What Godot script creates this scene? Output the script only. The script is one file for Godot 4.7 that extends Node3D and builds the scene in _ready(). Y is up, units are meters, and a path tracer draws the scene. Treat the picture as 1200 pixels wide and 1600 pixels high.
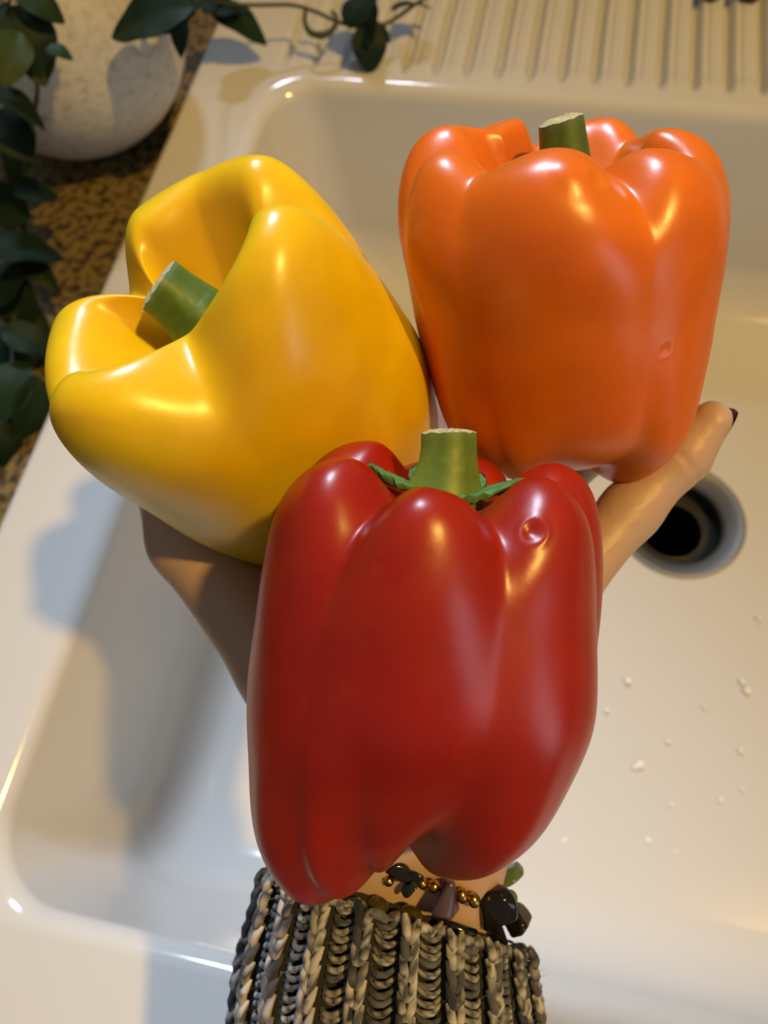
extends Node3D
# Three bell peppers held over a white kitchen sink. y up, metres; the rim of the sink lies at y = 0.

const FOCAL := 1200.0                       # focal length in pixels of the 1200 x 1600 frame
var eye := Transform3D()                    # the camera's place
var rng := RandomNumberGenerator.new()

# ------------------------------------------------------------------ nodes
func put(called: String, mesh: Mesh, mat: Material, parent: Node, at := Transform3D()) -> MeshInstance3D:
	var o := MeshInstance3D.new()
	o.name = called
	o.mesh = mesh
	o.material_override = mat
	o.transform = at
	parent.add_child(o, true)
	return o

func thing(called: String, label: String, category: String, at := Transform3D(), group := "") -> Node3D:
	var o := Node3D.new()
	o.name = called
	o.transform = at
	add_child(o, true)
	tag(o, label, category, group)
	return o

func tag(o: Node, label: String, category: String, group := "") -> void:
	o.set_meta("label", label)
	o.set_meta("category", category)
	if group != "":
		o.set_meta("group", group)

func view(x: float, y: float, depth: float) -> Vector3:      # a point named by its bearing and distance from the eye
	return eye * Vector3((x - 600.0) / FOCAL * depth, (800.0 - y) / FOCAL * depth, -depth)

# ------------------------------------------------------------------ meshes
class Build:
	var v := PackedVector3Array()
	var c := PackedColorArray()
	var uv := PackedVector2Array()
	var i := PackedInt32Array()

	func add(p: Vector3, col := Color.WHITE, t := Vector2.ZERO) -> int:
		v.append(p)
		c.append(col)
		uv.append(t)
		return v.size() - 1

	func tri(a: int, b: int, d: int) -> void:
		i.append(a)
		i.append(b)
		i.append(d)

	func quad(a: int, b: int, d: int, e: int) -> void:
		tri(a, b, d)
		tri(a, d, e)

	# rows x columns of vertices laid out from index `first`; round closes the columns
	func sheet(first: int, rows: int, cols: int, round_: bool, flip := false) -> void:
		for r in rows - 1:
			for k in (cols if round_ else cols - 1):
				var a := first + r * cols + k
				var b := first + r * cols + (k + 1) % cols
				if flip:
					quad(a, a + cols, b + cols, b)
				else:
					quad(a, b, b + cols, a + cols)

	func mesh(smooth := true) -> ArrayMesh:
		if not smooth:
			var v2 := PackedVector3Array()
			var c2 := PackedColorArray()
			var t2 := PackedVector2Array()
			var i2 := PackedInt32Array()
			for k in i.size():
				v2.append(v[i[k]])
				c2.append(c[i[k]])
				t2.append(uv[i[k]])
				i2.append(k)
			v = v2
			c = c2
			uv = t2
			i = i2
		var n := PackedVector3Array()
		n.resize(v.size())
		for k in range(0, i.size(), 3):
			var p := v[i[k]]
			var f := (v[i[k + 2]] - p).cross(v[i[k + 1]] - p)
			n[i[k]] += f
			n[i[k + 1]] += f
			n[i[k + 2]] += f
		# vertices that lie on each other share a normal
		if smooth:
			var seen := {}
			for k in v.size():
				var key := Vector3i((v[k] * 200000.0).round())
				if seen.has(key):
					seen[key].append(k)
				else:
					seen[key] = [k]
			for key in seen:
				var same: Array = seen[key]
				if same.size() > 1:
					var sum := Vector3.ZERO
					for k in same:
						sum += n[k]
					for k in same:
						n[k] = sum
		for k in n.size():
			n[k] = n[k].normalized()
		var a := []
		a.resize(Mesh.ARRAY_MAX)
		a[Mesh.ARRAY_VERTEX] = v
		a[Mesh.ARRAY_NORMAL] = n
		a[Mesh.ARRAY_COLOR] = c
		a[Mesh.ARRAY_TEX_UV] = uv
		a[Mesh.ARRAY_INDEX] = i
		var m := ArrayMesh.new()
		m.add_surface_from_arrays(Mesh.PRIMITIVE_TRIANGLES, a)
		return m

# a profile of (radius, height) points turned about y
func lathe(b: Build, prof: Array, cols: int, at := Transform3D(), col := Color.WHITE) -> void:
	var first := b.v.size()
	for p in prof:
		for k in cols:
			var a: float = TAU * k / cols
			b.add(at * Vector3(cos(a) * p[0], p[1], sin(a) * p[0]), col)
	b.sheet(first, prof.size(), cols, true, true)

# a tube along points, with a radius for each; colours alternate like plied yarn when twist > 0
func tube(b: Build, pts: Array, radii: Array, sides: int, colors: Array, twist := 0.0, closed := true) -> void:
	var first := b.v.size()
	var side := Vector3.ZERO
	var run := 0.0
	for k in pts.size():
		var d: Vector3 = (pts[mini(k + 1, pts.size() - 1)] - pts[maxi(k - 1, 0)]).normalized()
		if side == Vector3.ZERO:
			side = d.cross(Vector3(0.31, 0.2, 0.93)).normalized()
		side = (side - d * side.dot(d)).normalized()
		var up := d.cross(side)
		if k > 0:
			run += (pts[k] - pts[k - 1]).length()
		for s in sides:
			var a := TAU * s / sides
			var col: Color = colors[0]
			if twist > 0.0:
				var w := sin(a + run * twist)
				col = colors[0].lerp(colors[1], smoothstep(-0.15, 0.15, w))
			elif colors.size() == pts.size():
				col = colors[k]
			b.add(pts[k] + (side * cos(a) + up * sin(a)) * radii[k], col)
	b.sheet(first, pts.size(), sides, true)
	if closed:
		var p := b.add(pts[0], colors[0])
		var q := b.add(pts[-1], colors[-1])
		var last := first + (pts.size() - 1) * sides
		for s in sides:
			b.tri(first + (s + 1) % sides, first + s, p)
			b.tri(last + s, last + (s + 1) % sides, q)

func spline(pts: Array, n: int) -> Array:                       # Catmull-Rom through the points
	var out := []
	for k in pts.size() - 1:
		var a = pts[maxi(k - 1, 0)]
		var b = pts[k]
		var c = pts[k + 1]
		var d = pts[mini(k + 2, pts.size() - 1)]
		for s in n:
			var t := float(s) / n
			out.append(0.5 * ((2.0 * b) + (c - a) * t + (2.0 * a - 5.0 * b + 4.0 * c - d) * t * t + (3.0 * b - a - 3.0 * c + d) * t * t * t))
	out.append(pts[-1])
	return out

# surface nets over tapered capsules joined with a smooth minimum; bones are [a, b, ra, rb]
func flesh(b: Build, bones: Array, cell: float, k: float, col: Color) -> void:
	var lo := Vector3.INF
	var hi := -Vector3.INF
	for q in bones:
		for e in 2:
			var r: float = q[2 + e] + 5.0 * k
			lo = lo.min(q[e] - Vector3.ONE * r)
			hi = hi.max(q[e] + Vector3.ONE * r)
	var nx := int((hi.x - lo.x) / cell) + 2
	var ny := int((hi.y - lo.y) / cell) + 2
	var nz := int((hi.z - lo.z) / cell) + 2
	var f := PackedFloat32Array()
	f.resize(nx * ny * nz)
	for q in bones:
		var pa: Vector3 = q[0]
		var ba: Vector3 = q[1] - q[0]
		var ra: float = q[2]
		var rb: float = q[3]
		var far: float = maxf(ra, rb) + 5.0 * k
		var l := ((pa.min(q[1]) - Vector3.ONE * far - lo) / cell).floor()
		var h := ((pa.max(q[1]) + Vector3.ONE * far - lo) / cell).ceil()
		var inv := 1.0 / maxf(ba.length_squared(), 1e-9)
		for z in range(maxi(int(l.z), 0), mini(int(h.z), nz - 1) + 1):
			for y in range(maxi(int(l.y), 0), mini(int(h.y), ny - 1) + 1):
				for x in range(maxi(int(l.x), 0), mini(int(h.x), nx - 1) + 1):
					var p := lo + Vector3(x, y, z) * cell - pa
					var t := clampf(p.dot(ba) * inv, 0.0, 1.0)
					var d := (p - ba * t).length() - lerpf(ra, rb, t)
					if d < 5.0 * k:
						f[(z * ny + y) * nx + x] += exp(-d / k)
	var id := {}
	var near := [0, 1, nx, nx + 1, nx * ny, nx * ny + 1, nx * ny + nx, nx * ny + nx + 1]
	for z in nz - 1:
		for y in ny - 1:
			for x in nx - 1:
				var at := (z * ny + y) * nx + x
				var mask := 0
				for c in 8:
					if f[at + near[c]] >= 1.0:
						mask |= 1 << c
				if mask == 0 or mask == 255:
					continue
				var sum := Vector3.ZERO
				var n := 0
				for e in [[0, 1], [2, 3], [4, 5], [6, 7], [0, 2], [1, 3], [4, 6], [5, 7], [0, 4], [1, 5], [2, 6], [3, 7]]:
					if ((mask >> e[0]) & 1) != ((mask >> e[1]) & 1):
						var da := -log(maxf(f[at + near[e[0]]], 1e-9))
						var db := -log(maxf(f[at + near[e[1]]], 1e-9))
						var t := clampf(da / (da - db), 0.05, 0.95)
						sum += Vector3(e[0] & 1, (e[0] >> 1) & 1, e[0] >> 2).lerp(Vector3(e[1] & 1, (e[1] >> 1) & 1, e[1] >> 2), t)
						n += 1
				id[at] = b.add(lo + (Vector3(x, y, z) + sum / n) * cell, col)
	for at in id.keys():
		for axis in 3:
			var step: int = [1, nx, nx * ny][axis]
			var u: int = [nx, nx * ny, 1][axis]
			var w: int = [nx * ny, 1, nx][axis]
			var ins: bool = f[at] >= 1.0
			if ins == (f[at + step] >= 1.0) or not (id.has(at - u) and id.has(at - w) and id.has(at - u - w)):
				continue
			if ins:
				b.quad(id[at], id[at - w], id[at - u - w], id[at - u])
			else:
				b.quad(id[at], id[at - u], id[at - u - w], id[at - w])

# ------------------------------------------------------------------ materials
func lin(r: float, g: float, b: float) -> Color:
	return Color(r, g, b).linear_to_srgb()

func plain(c: Color, rough := 0.5, metal := 0.0) -> StandardMaterial3D:
	var m := StandardMaterial3D.new()
	m.albedo_color = c
	m.roughness = rough
	m.metallic = metal
	return m

func noise_texture(seed_: int, freq: float, size := 512, octaves := 4, ramp: Gradient = null, kind := FastNoiseLite.TYPE_SIMPLEX_SMOOTH) -> NoiseTexture2D:
	var n := FastNoiseLite.new()
	n.seed = seed_
	n.noise_type = kind
	n.frequency = freq
	n.fractal_octaves = octaves
	var t := NoiseTexture2D.new()
	t.width = size
	t.height = size
	t.seamless = true
	t.noise = n
	if ramp:
		t.color_ramp = ramp
	return t

func ramp(stops: Array) -> Gradient:
	var g := Gradient.new()
	var o := PackedFloat32Array()
	var c := PackedColorArray()
	for s in stops:
		o.append(s[0])
		c.append(s[1])
	g.offsets = o
	g.colors = c
	return g

func triplanar(m: StandardMaterial3D, scale_: float, world := false) -> StandardMaterial3D:
	m.uv1_triplanar = true
	m.uv1_world_triplanar = world
	m.uv1_scale = Vector3.ONE * scale_
	return m

# ------------------------------------------------------------------ peppers
# meridians: [angle, shoulder radius, shoulder height, upper radius, middle radius, lower radius, foot radius, foot height] in mm;
# crests and creases take turns, the first is a crest. Angles run from the right (0) over the side turned to the viewer (90).
func bspline(p: PackedVector2Array, u: float) -> Vector2:
	var k := clampi(int(u), 0, p.size() - 4)
	var t := u - k
	var s := 1.0 - t
	return (p[k] * (s * s * s) + p[k + 1] * (3.0 * t * t * t - 6.0 * t * t + 4.0) + p[k + 2] * (-3.0 * t * t * t + 3.0 * t * t + 3.0 * t + 1.0) + p[k + 3] * (t * t * t)) / 6.0

func meridian(m: Array, pit: float, foot: float) -> PackedVector2Array:
	var rt: float = m[1]
	var yt: float = m[2]
	var ru: float = m[3]
	var rm: float = m[4]
	var rl: float = m[5]
	var rb: float = m[6]
	var yb: float = m[7]
	var dip := yt - pit
	var p := PackedVector2Array()
	p.append(Vector2(-5, pit))
	p.append(Vector2(0, pit))
	p.append(Vector2(5, pit))
	p.append(Vector2(11, pit + 0.02 * dip))
	p.append(Vector2(lerpf(11, rt, 0.42), pit + 0.38 * dip))
	p.append(Vector2(lerpf(11, rt, 0.72), pit + 0.92 * dip))
	p.append(Vector2(rt, yt + 2.0))
	p.append(Vector2(lerpf(rt, ru, 0.62), yt - 1.0))
	p.append(Vector2(ru * 0.985, yt - 11.0))
	p.append(Vector2(ru + 1.0, lerpf(yt, yb, 0.24)))
	p.append(Vector2(lerpf(ru, rm, 0.6), lerpf(yt, yb, 0.38)))
	p.append(Vector2(rm, lerpf(yt, yb, 0.52)))
	p.append(Vector2(lerpf(rm, rl, 0.5), lerpf(yt, yb, 0.66)))
	p.append(Vector2(rl, lerpf(yt, yb, 0.8)))
	p.append(Vector2(lerpf(rl, rb, 0.4), lerpf(yt, yb, 0.925)))
	p.append(Vector2(rb, yb - 1.0))
	p.append(Vector2(rb * 0.55, lerpf(yb, foot, 0.35) - 0.5))
	p.append(Vector2(4, foot))
	p.append(Vector2(0, foot))
	p.append(Vector2(-4, foot))
	return p

func pepper_skin(b: Build, fruit: Dictionary, dents: Array, seed_: int, base: Color) -> void:
	var mer: Array = fruit.meridians
	var pit: float = fruit.pit
	var foot: float = fruit.base
	var twist: float = fruit.twist
	var soft: float = fruit.soft
	var cols := 400
	var rows := 260
	var prof := []
	for m in mer:
		prof.append(meridian(m, pit, foot))
	var wob := FastNoiseLite.new()
	wob.seed = seed_
	wob.frequency = 0.022
	wob.fractal_octaves = 2
	var tint := FastNoiseLite.new()
	tint.seed = seed_ + 7
	tint.frequency = 0.06
	tint.fractal_octaves = 3
	var span: float = prof[0].size() - 3
	var mid: float = (mer[0][2] + foot) / 2.0
	var pos := []
	for k in cols:
		var a := TAU * k / cols
		var deg := rad_to_deg(a)
		var j := 0
		var t := 0.0
		for q in mer.size():
			var lo: float = mer[q][0]
			var hi: float = mer[(q + 1) % mer.size()][0]
			if hi < lo:
				hi += 360.0
			var d := deg
			while d < lo:
				d += 360.0
			if d < hi:
				j = q
				t = (d - lo) / (hi - lo)
				break
		var from_crease := t if j % 2 == 1 else 1.0 - t
		var s := sin(from_crease * PI / 2.0)
		var low := (sqrt(s * s + 0.36) - 0.6) / (sqrt(1.36) - 0.6)       # creases open out below the shoulders
		s = (sqrt(s * s + soft * soft) - soft) / (sqrt(1.0 + soft * soft) - soft)
		var pa: PackedVector2Array = prof[j]
		var pb: PackedVector2Array = prof[(j + 1) % mer.size()]
		var p := PackedVector2Array()
		for q in pa.size():
			var f := lerpf(s, low, smoothstep(9.0, 13.0, q))
			p.append(pa[q].lerp(pb[q], 1.0 - f if j % 2 == 0 else f))
		var line := PackedVector3Array()
		for r in rows + 1:
			var u := span * pow(float(r) / rows, 1.0)
			var q := bspline(p, clampf(u, 0.0, span - 1e-4))
			var turn := a + deg_to_rad(twist) * clampf((mer[0][2] - q.y) / (mer[0][2] - foot), 0.0, 1.0)
			var rad := maxf(q.x, 0.0)
			line.append(Vector3(cos(turn) * rad, q.y, sin(turn) * rad))
		pos.append(line)
	var first := b.v.size()
	for r in rows + 1:
		for k in cols:
			var p: Vector3 = pos[k][r]
			var out := Vector3(p.x, (p.y - mid) * 0.4, p.z).normalized()
			p += out * wob.get_noise_3dv(p) * 0.5 * smoothstep(8.0, 25.0, Vector2(p.x, p.z).length())
			for d in dents:
				var e: float = (p - d[0]).length() / d[1]
				if e < 3.0:
					p -= out * d[2] * (exp(-e * e) - 0.35 * exp(-(e - 1.5) * (e - 1.5) * 4.0))
			var shade := 1.0 + 0.10 * tint.get_noise_3dv(p)
			b.add(p * 0.001, Color(base.r * shade, base.g * shade * (1.0 + 0.15 * tint.get_noise_3dv(p * 0.4)), base.b * shade))
	b.sheet(first, rows + 1, cols, true, true)

func skin_material() -> StandardMaterial3D:
	var m := plain(Color.WHITE, 0.32)
	m.vertex_color_use_as_albedo = true
	m.metallic_specular = 0.55
	m.subsurf_scatter_enabled = true
	m.subsurf_scatter_strength = 0.12
	m.normal_enabled = false
	m.heightmap_enabled = true
	m.heightmap_texture = noise_texture(5, 0.03, 512, 3)
	m.heightmap_scale = 0.003
	return triplanar(m, 18.0)

# a ridged stalk: points with radii, cut at the last one
func stalk(parent: Node, pts: Array, radii: Array, base: Vector3, mat: Material, cutmat: Material, green: Color, tipc: Color, seed_: int) -> void:
	var b := Build.new()
	var n := FastNoiseLite.new()
	n.seed = seed_
	n.frequency = 0.35
	var line := spline(pts, 8)
	var rad := spline(radii, 8)
	var sides := 60
	var side := Vector3(1, 0, 0)
	var tips := []
	var end := Vector3.ZERO
	for k in line.size():
		var d: Vector3 = (line[mini(k + 1, line.size() - 1)] - line[maxi(k - 1, 0)]).normalized()
		side = (side - d * side.dot(d)).normalized()
		var up := d.cross(side)
		for s in sides:
			var a := TAU * s / sides
			var rib := 1.0 + 0.04 * cos(5.0 * a + 0.6) + 0.008 * cos(11.0 * a)
			var p: Vector3 = line[k] + (side * cos(a) + up * sin(a)) * rad[k] * rib
			p += (side * cos(a) + up * sin(a)) * 0.12 * n.get_noise_3dv(p)
			if k == line.size() - 1:
				p += d * (0.4 * n.get_noise_2d(cos(a) * 6.0, sin(a) * 6.0) + 0.45 * cos(a + 1.0))
			var f := clampf(float(k) / line.size(), 0.0, 1.0)
			var pale := clampf(0.45 + 0.5 * cos(5.0 * a + 0.6) + 0.6 * n.get_noise_3dv(p * 0.6), 0.0, 1.0)
			var c := green.lerp(Color(green.r * 1.9, green.g * 1.55, green.b * 1.3), pale * 0.55)
			c = c.lerp(tipc, smoothstep(0.86, 1.0, f) * 0.7)
			b.add(p * 0.001, c)
			if k == line.size() - 1:
				tips.append(p)
				end = line[k]
	b.sheet(0, line.size(), sides, true)
	var stem := put("stem", b.mesh(), mat, parent, Transform3D(Basis(), base * 0.001))
	var cut := Build.new()
	var dir: Vector3 = (line[-1] - line[-3]).normalized()
	for ring in 7:
		var f := 1.0 - ring / 6.0
		for s in sides:
			var p: Vector3 = end.lerp(tips[s], f)
			var lip := 0.75 * sin(PI * f) + 0.5 * (1.0 - f)
			p += dir * (lip + 0.45 * n.get_noise_3dv(p * 2.2) * (1.0 - absf(2.0 * f - 1.0)))
			var g := clampf(0.5 + 0.9 * n.get_noise_3dv(p * 3.0), 0.0, 1.0)
			cut.add(p * 0.001, Color(0.62, 0.58, 0.33).lerp(Color(0.30, 0.24, 0.10), g))
	cut.sheet(0, 7, sides, true)
	put("cut_end", cut.mesh(), cutmat, stem)

# sepal flaps round the foot of the stalk: [angle, reach, half width in degrees, rise]
func calyx(parent: Node, flaps: Array, base: Vector3, mat: Material, green: Color, seed_: int) -> void:
	var b := Build.new()
	var n := FastNoiseLite.new()
	n.seed = seed_
	n.frequency = 0.25
	var cols := 120
	for under in 2:
		var first := b.v.size()
		for r in 15:
			var f := r / 14.0
			for k in cols:
				var a := 360.0 * k / cols
				var reach := 10.5
				var rise := 0.3
				for q in flaps:
					var d = absf(wrapf(a - q[0], -180.0, 180.0)) / q[2]
					if d < 1.0:
						var w := pow(1.0 - d * d, 1.3)
						reach += (q[1] - 10.5) * w
						rise += q[3] * w
				reach += 0.8 * n.get_noise_1d(a * 2.0)
				var rad := lerpf(3.0, reach, f)
				var y := 1.2 + rise * pow(f, 1.6) * 1.0 + 0.5 * sin(f * 9.0 + a * 0.2) * f
				var p := Vector3(cos(deg_to_rad(a)) * rad, y, sin(deg_to_rad(a)) * rad)
				p.y += 1.1 * n.get_noise_3dv(p * 2.0) * f
				if under:
					p.y -= 1.4 if r < 14 else 0.0
				var c := green.lerp(Color(green.r * 2.2, green.g * 1.8, green.b * 1.6), clampf(0.4 + n.get_noise_3dv(p * 3.0), 0.0, 1.0))
				b.add(p * 0.001, c)
		b.sheet(first, 15, cols, true, under == 0)
	put("calyx", b.mesh(), mat, parent, Transform3D(Basis(), base * 0.001))

func pepper_frame(foot: Vector3, axis_: Vector3) -> Transform3D:      # foot and stem direction as the eye sees them
	var y := axis_.normalized()
	var z := (Vector3(0, 0, 1) - y * y.z).normalized()
	var x := y.cross(z)
	return Transform3D(eye.basis * Basis(x, y, z), foot)

func set_down(f: Dictionary) -> Transform3D:
	var at := pepper_frame(view(f.foot[0], f.foot[1], f.foot[2]), Vector3(f.axis[0], f.axis[1], f.axis[2]))
	return Transform3D(at.basis.scaled(Vector3.ONE * f.size), at.origin)

# meridians fitted to the three fruits: [angle, shoulder radius, shoulder height, upper, middle, lower radius, foot radius, foot height]
const RED := {"foot": [619.6, 1374.0, 0.2044], "size": 0.955, "axis": [0.119, 1.112, 0.224], "pit": 106.8, "base": 13.1, "twist": 11.5, "soft": 0.16,
	"meridians": [[40.9, 25.3, 117.8, 40.4, 48.0, 40.8, 14.6, 11.1], [68.2, 22.0, 107.4, 38.7, 43.5, 34.3, 13.0, 25.2], [100.1, 32.2, 114.9, 43.5, 43.8, 32.4, 16.4, 12.6], [121.0, 24.0, 107.6, 42.7, 43.6, 37.7, 21.6, 3.8], [142.7, 28.8, 117.4, 43.8, 45.2, 42.7, 26.3, -2.7], [179.1, 24.6, 107.7, 42.2, 45.1, 40.1, 21.2, 2.8], [217.0, 23.1, 118.5, 42.8, 45.5, 38.2, 16.6, 5.8], [244.2, 22.3, 111.3, 42.2, 42.7, 36.0, 14.6, 8.0], [290.4, 34.6, 114.8, 46.6, 43.0, 36.7, 15.6, 6.0], [311.8, 21.7, 106.8, 43.7, 42.6, 33.7, 14.2, 8.0], [336.4, 31.9, 117.8, 46.0, 45.1, 33.5, 15.9, 5.6], [7.2, 26.1, 106.4, 40.1, 44.9, 35.5, 14.0, 9.9]]}
const ORANGE := {"foot": [872.9, 735.7, 0.2620], "size": 1.0, "axis": [-0.128, 1.021, 0.594], "pit": 83.2, "base": 10.7, "twist": -7.2, "soft": 0.14,
	"meridians": [[57.7, 27.2, 99.6, 46.0, 45.4, 43.1, 24.1, 1.8], [77.2, 19.2, 94.8, 45.2, 43.7, 38.9, 19.4, 10.1], [108.2, 33.5, 103.4, 50.2, 44.3, 37.1, 17.2, 8.6], [135.2, 37.0, 98.9, 49.4, 43.6, 38.7, 17.0, 4.0], [151.9, 38.9, 104.3, 51.7, 43.8, 41.5, 17.7, 4.0], [168.5, 25.9, 97.3, 45.6, 43.5, 38.9, 17.0, 2.6], [191.8, 30.1, 108.2, 46.3, 44.9, 36.8, 17.6, 9.5], [218.5, 19.3, 105.2, 44.5, 43.3, 36.6, 16.5, 5.0], [247.7, 19.9, 107.0, 45.7, 43.7, 38.2, 17.5, 3.0], [266.0, 25.0, 98.0, 44.8, 42.8, 37.1, 16.4, 5.0], [306.9, 34.9, 103.6, 47.0, 44.0, 37.9, 17.3, 3.0], [325.5, 31.3, 97.7, 44.2, 43.3, 37.1, 16.9, 5.0], [9.8, 25.9, 101.4, 45.3, 44.7, 38.3, 18.6, 0.4], [30.1, 34.1, 94.6, 44.6, 44.4, 40.1, 20.6, 1.5]]}
const YELLOW := {"foot": [552.7, 762.5, 0.2974], "size": 1.135, "axis": [-0.406, 0.451, 0.798], "pit": 78.1, "base": 8.1, "twist": 2.4, "soft": 0.24,
	"meridians": [[147.0, 34.4, 110.5, 46.4, 46.5, 39.2, 14.9, -4.9], [174.7, 35.9, 98.0, 45.4, 44.6, 35.6, 13.3, 6.0], [221.9, 30.0, 100.8, 46.2, 45.7, 35.3, 14.7, 3.4], [251.0, 10.2, 91.6, 43.5, 43.1, 34.1, 13.3, 6.1], [282.7, 27.1, 103.1, 46.9, 43.6, 35.9, 15.0, 3.1], [313.1, 34.1, 101.5, 45.7, 43.4, 35.1, 14.6, 4.0], [340.4, 35.5, 103.2, 46.5, 45.1, 35.4, 15.2, -1.7], [7.6, 20.9, 87.4, 42.6, 44.9, 36.5, 13.9, 3.7], [43.6, 33.0, 111.6, 44.3, 47.6, 40.1, 15.1, 0.0], [102.6, 17.5, 98.7, 43.6, 46.0, 38.4, 14.0, 4.9]]}

# ------------------------------------------------------------------ the sink and what surrounds it
func ring(x0: float, x1: float, z0: float, z1: float, r: float, y: float) -> PackedVector3Array:
	var out := PackedVector3Array()
	var centre := [Vector2(x1 - r, z1 - r), Vector2(x0 + r, z1 - r), Vector2(x0 + r, z0 + r), Vector2(x1 - r, z0 + r)]
	for q in 4:
		for s in 15:
			var a := PI / 2.0 * (q + s / 14.0)
			var p: Vector2 = centre[q] + Vector2(cos(a), sin(a)) * r
			out.append(Vector3(p.x, y, p.y))
		var a1 := PI / 2.0 * (q + 1)
		var e: Vector2 = centre[q] + Vector2(cos(a1), sin(a1)) * r
		var f: Vector2 = centre[(q + 1) % 4] + Vector2(cos(a1), sin(a1)) * r
		for s in range(1, 14):
			var p := e.lerp(f, s / 14.0)
			out.append(Vector3(p.x, y, p.y))
	return out

func flat(b: Build, x0: float, x1: float, z0: float, z1: float, y: float) -> void:
	var a := b.add(Vector3(x0, y, z0))
	b.add(Vector3(x1, y, z0))
	b.add(Vector3(x1, y, z1))
	b.add(Vector3(x0, y, z1))
	b.quad(a, a + 1, a + 2, a + 3)

func build_sink(enamel: Material, steel: Material, dark: Material, rubber: Material) -> void:
	var sink := thing("kitchen_sink", "white enamel kitchen sink with a deep basin and a ribbed drainboard", "sink")
	var x0 := -0.247
	var x1 := 0.56
	var z0 := -0.597
	var z1 := 0.060
	var drain := Vector3(0.165, -0.206, -0.327)
	# basin: rings of vertices from the lip down to the drain
	var b := Build.new()
	var steps := []
	for s in 9:
		var a := PI / 2.0 * s / 8.0
		steps.append([-0.012 + 0.012 * sin(a), -0.012 + 0.012 * cos(a)])
	for s in range(1, 7):
		steps.append([0.012 * s / 6.0, lerpf(-0.012, -0.145, s / 6.0)])
	for s in range(1, 13):
		var a := PI / 2.0 * s / 12.0
		steps.append([0.012 + 0.052 * (1.0 - cos(a)), -0.145 - 0.055 * sin(a)])
	var n := 0
	for s in steps:
		var d: float = s[0]
		var loop := ring(x0 + d, x1 - d, z0 + d, z1 - d, 0.045 + d * 0.8, s[1])
		n = loop.size()
		for p in loop:
			b.add(p)
	var last := b.v.size() - n
	for s in range(1, 9):
		var f := s / 8.0
		for k in n:
			var p := b.v[last + k]
			var to := Vector3(p.x - drain.x, 0, p.z - drain.z).normalized() * 0.0565 + drain
			b.add(p.lerp(to, f))
	b.sheet(0, steps.size() + 8, n, true)
	put("basin", b.mesh(), enamel, sink)
	# flat rim round the basin, with a rolled outer edge
	var rim := Build.new()
	var inner := ring(x0 - 0.012, x1 + 0.012, z0 - 0.012, z1 + 0.012, 0.0402, 0.0)
	for p in inner:
		rim.add(p)
	for p in inner:
		var q := p
		q.x = x0 - 0.02 if p.x < x0 + 0.04 else (x1 + 0.02 if p.x > x1 - 0.04 else p.x)
		q.z = z0 - 0.016 if p.z < z0 + 0.04 else (z1 + 0.02 if p.z > z1 - 0.04 else p.z)
		rim.add(q)
	rim.sheet(0, 2, inner.size(), true, true)
	flat(rim, -0.319, x0 - 0.02, -1.3, 0.20, 0.0)
	flat(rim, x0 - 0.02, x1 + 0.02, z1 + 0.02, 0.20, 0.0)
	flat(rim, x1 + 0.02, 0.72, -1.3, 0.20, 0.0)
	put("rim", rim.mesh(), enamel, sink)
	var edge := Build.new()
	for z in [-1.3, -0.9, -0.5, -0.1, 0.2]:
		for s in 9:
			var a := PI / 2.0 * s / 8.0
			edge.add(Vector3(-0.319 - 0.007 * sin(a), -0.007 + 0.007 * cos(a), z))
		edge.add(Vector3(-0.326, -0.015, z))
	edge.sheet(0, 5, 10, false)
	put("outer_edge", edge.mesh(), enamel, sink)
	# drainboard with ribs that end in rounded noses
	var board := Build.new()
	var nx := 900
	var zs := []
	for s in 26:
		zs.append(z0 - 0.016 - 0.055 * s / 25.0)
	for s in range(1, 8):
		zs.append(z0 - 0.071 - 0.65 * s / 7.0)
	for z in zs:
		for k in nx + 1:
			var x := lerpf(x0 - 0.02, x1 + 0.02, float(k) / nx)
			var u := fposmod((x + 0.232) / 0.0275, 1.0)
			var groove := exp(-pow((u - 0.5) / 0.13, 2.0))
			var step := 0.35 * exp(-pow((fposmod(u - 0.5, 1.0) - 0.36) / 0.06, 2.0)) * 0.4
			var on := smoothstep(z0 - 0.020, z0 - 0.046, z) * smoothstep(x0 - 0.006, x0 + 0.004, x)
			var nose := exp(-pow((z - (z0 - 0.036)) / 0.010, 2.0)) * (1.0 - groove) * smoothstep(x0 - 0.006, x0 + 0.004, x)
			board.add(Vector3(x, -0.010 * (groove + step) * on - 0.0015 * on + 0.0014 * nose, z))
	board.sheet(0, zs.size(), nx + 1, false, true)
	put("drainboard", board.mesh(), enamel, sink)
	# drain: steel flange, dark throat, rubber baffle with a worn inner rim
	var f := Build.new()
	lathe(f, [[0.0408, -0.010], [0.0415, -0.0075], [0.0435, -0.005], [0.050, -0.0005], [0.0545, 0.0016], [0.0572, 0.0016], [0.0584, 0.0002]], 96)
	var flange := put("drain_flange", f.mesh(), steel, sink, Transform3D(Basis(), drain))
	var t := Build.new()
	lathe(t, [[0.0, -0.12], [0.0406, -0.12], [0.0406, -0.0098]], 64)
	put("drain_throat", t.mesh(), dark, flange)
	var g := Build.new()
	lathe(g, [[0.0404, -0.026], [0.034, -0.0265], [0.0292, -0.027], [0.0282, -0.0295], [0.0280, -0.034]], 72)
	put("rubber_baffle", g.mesh(), rubber, flange)
	var h := Build.new()
	lathe(h, [[0.0294, -0.0266], [0.0290, -0.0259], [0.0284, -0.0260], [0.0280, -0.0276], [0.0282, -0.0282]], 72)
	put("baffle_rim", h.mesh(), plain(lin(0.20, 0.16, 0.08), 0.35, 0.6), flange)

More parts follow.
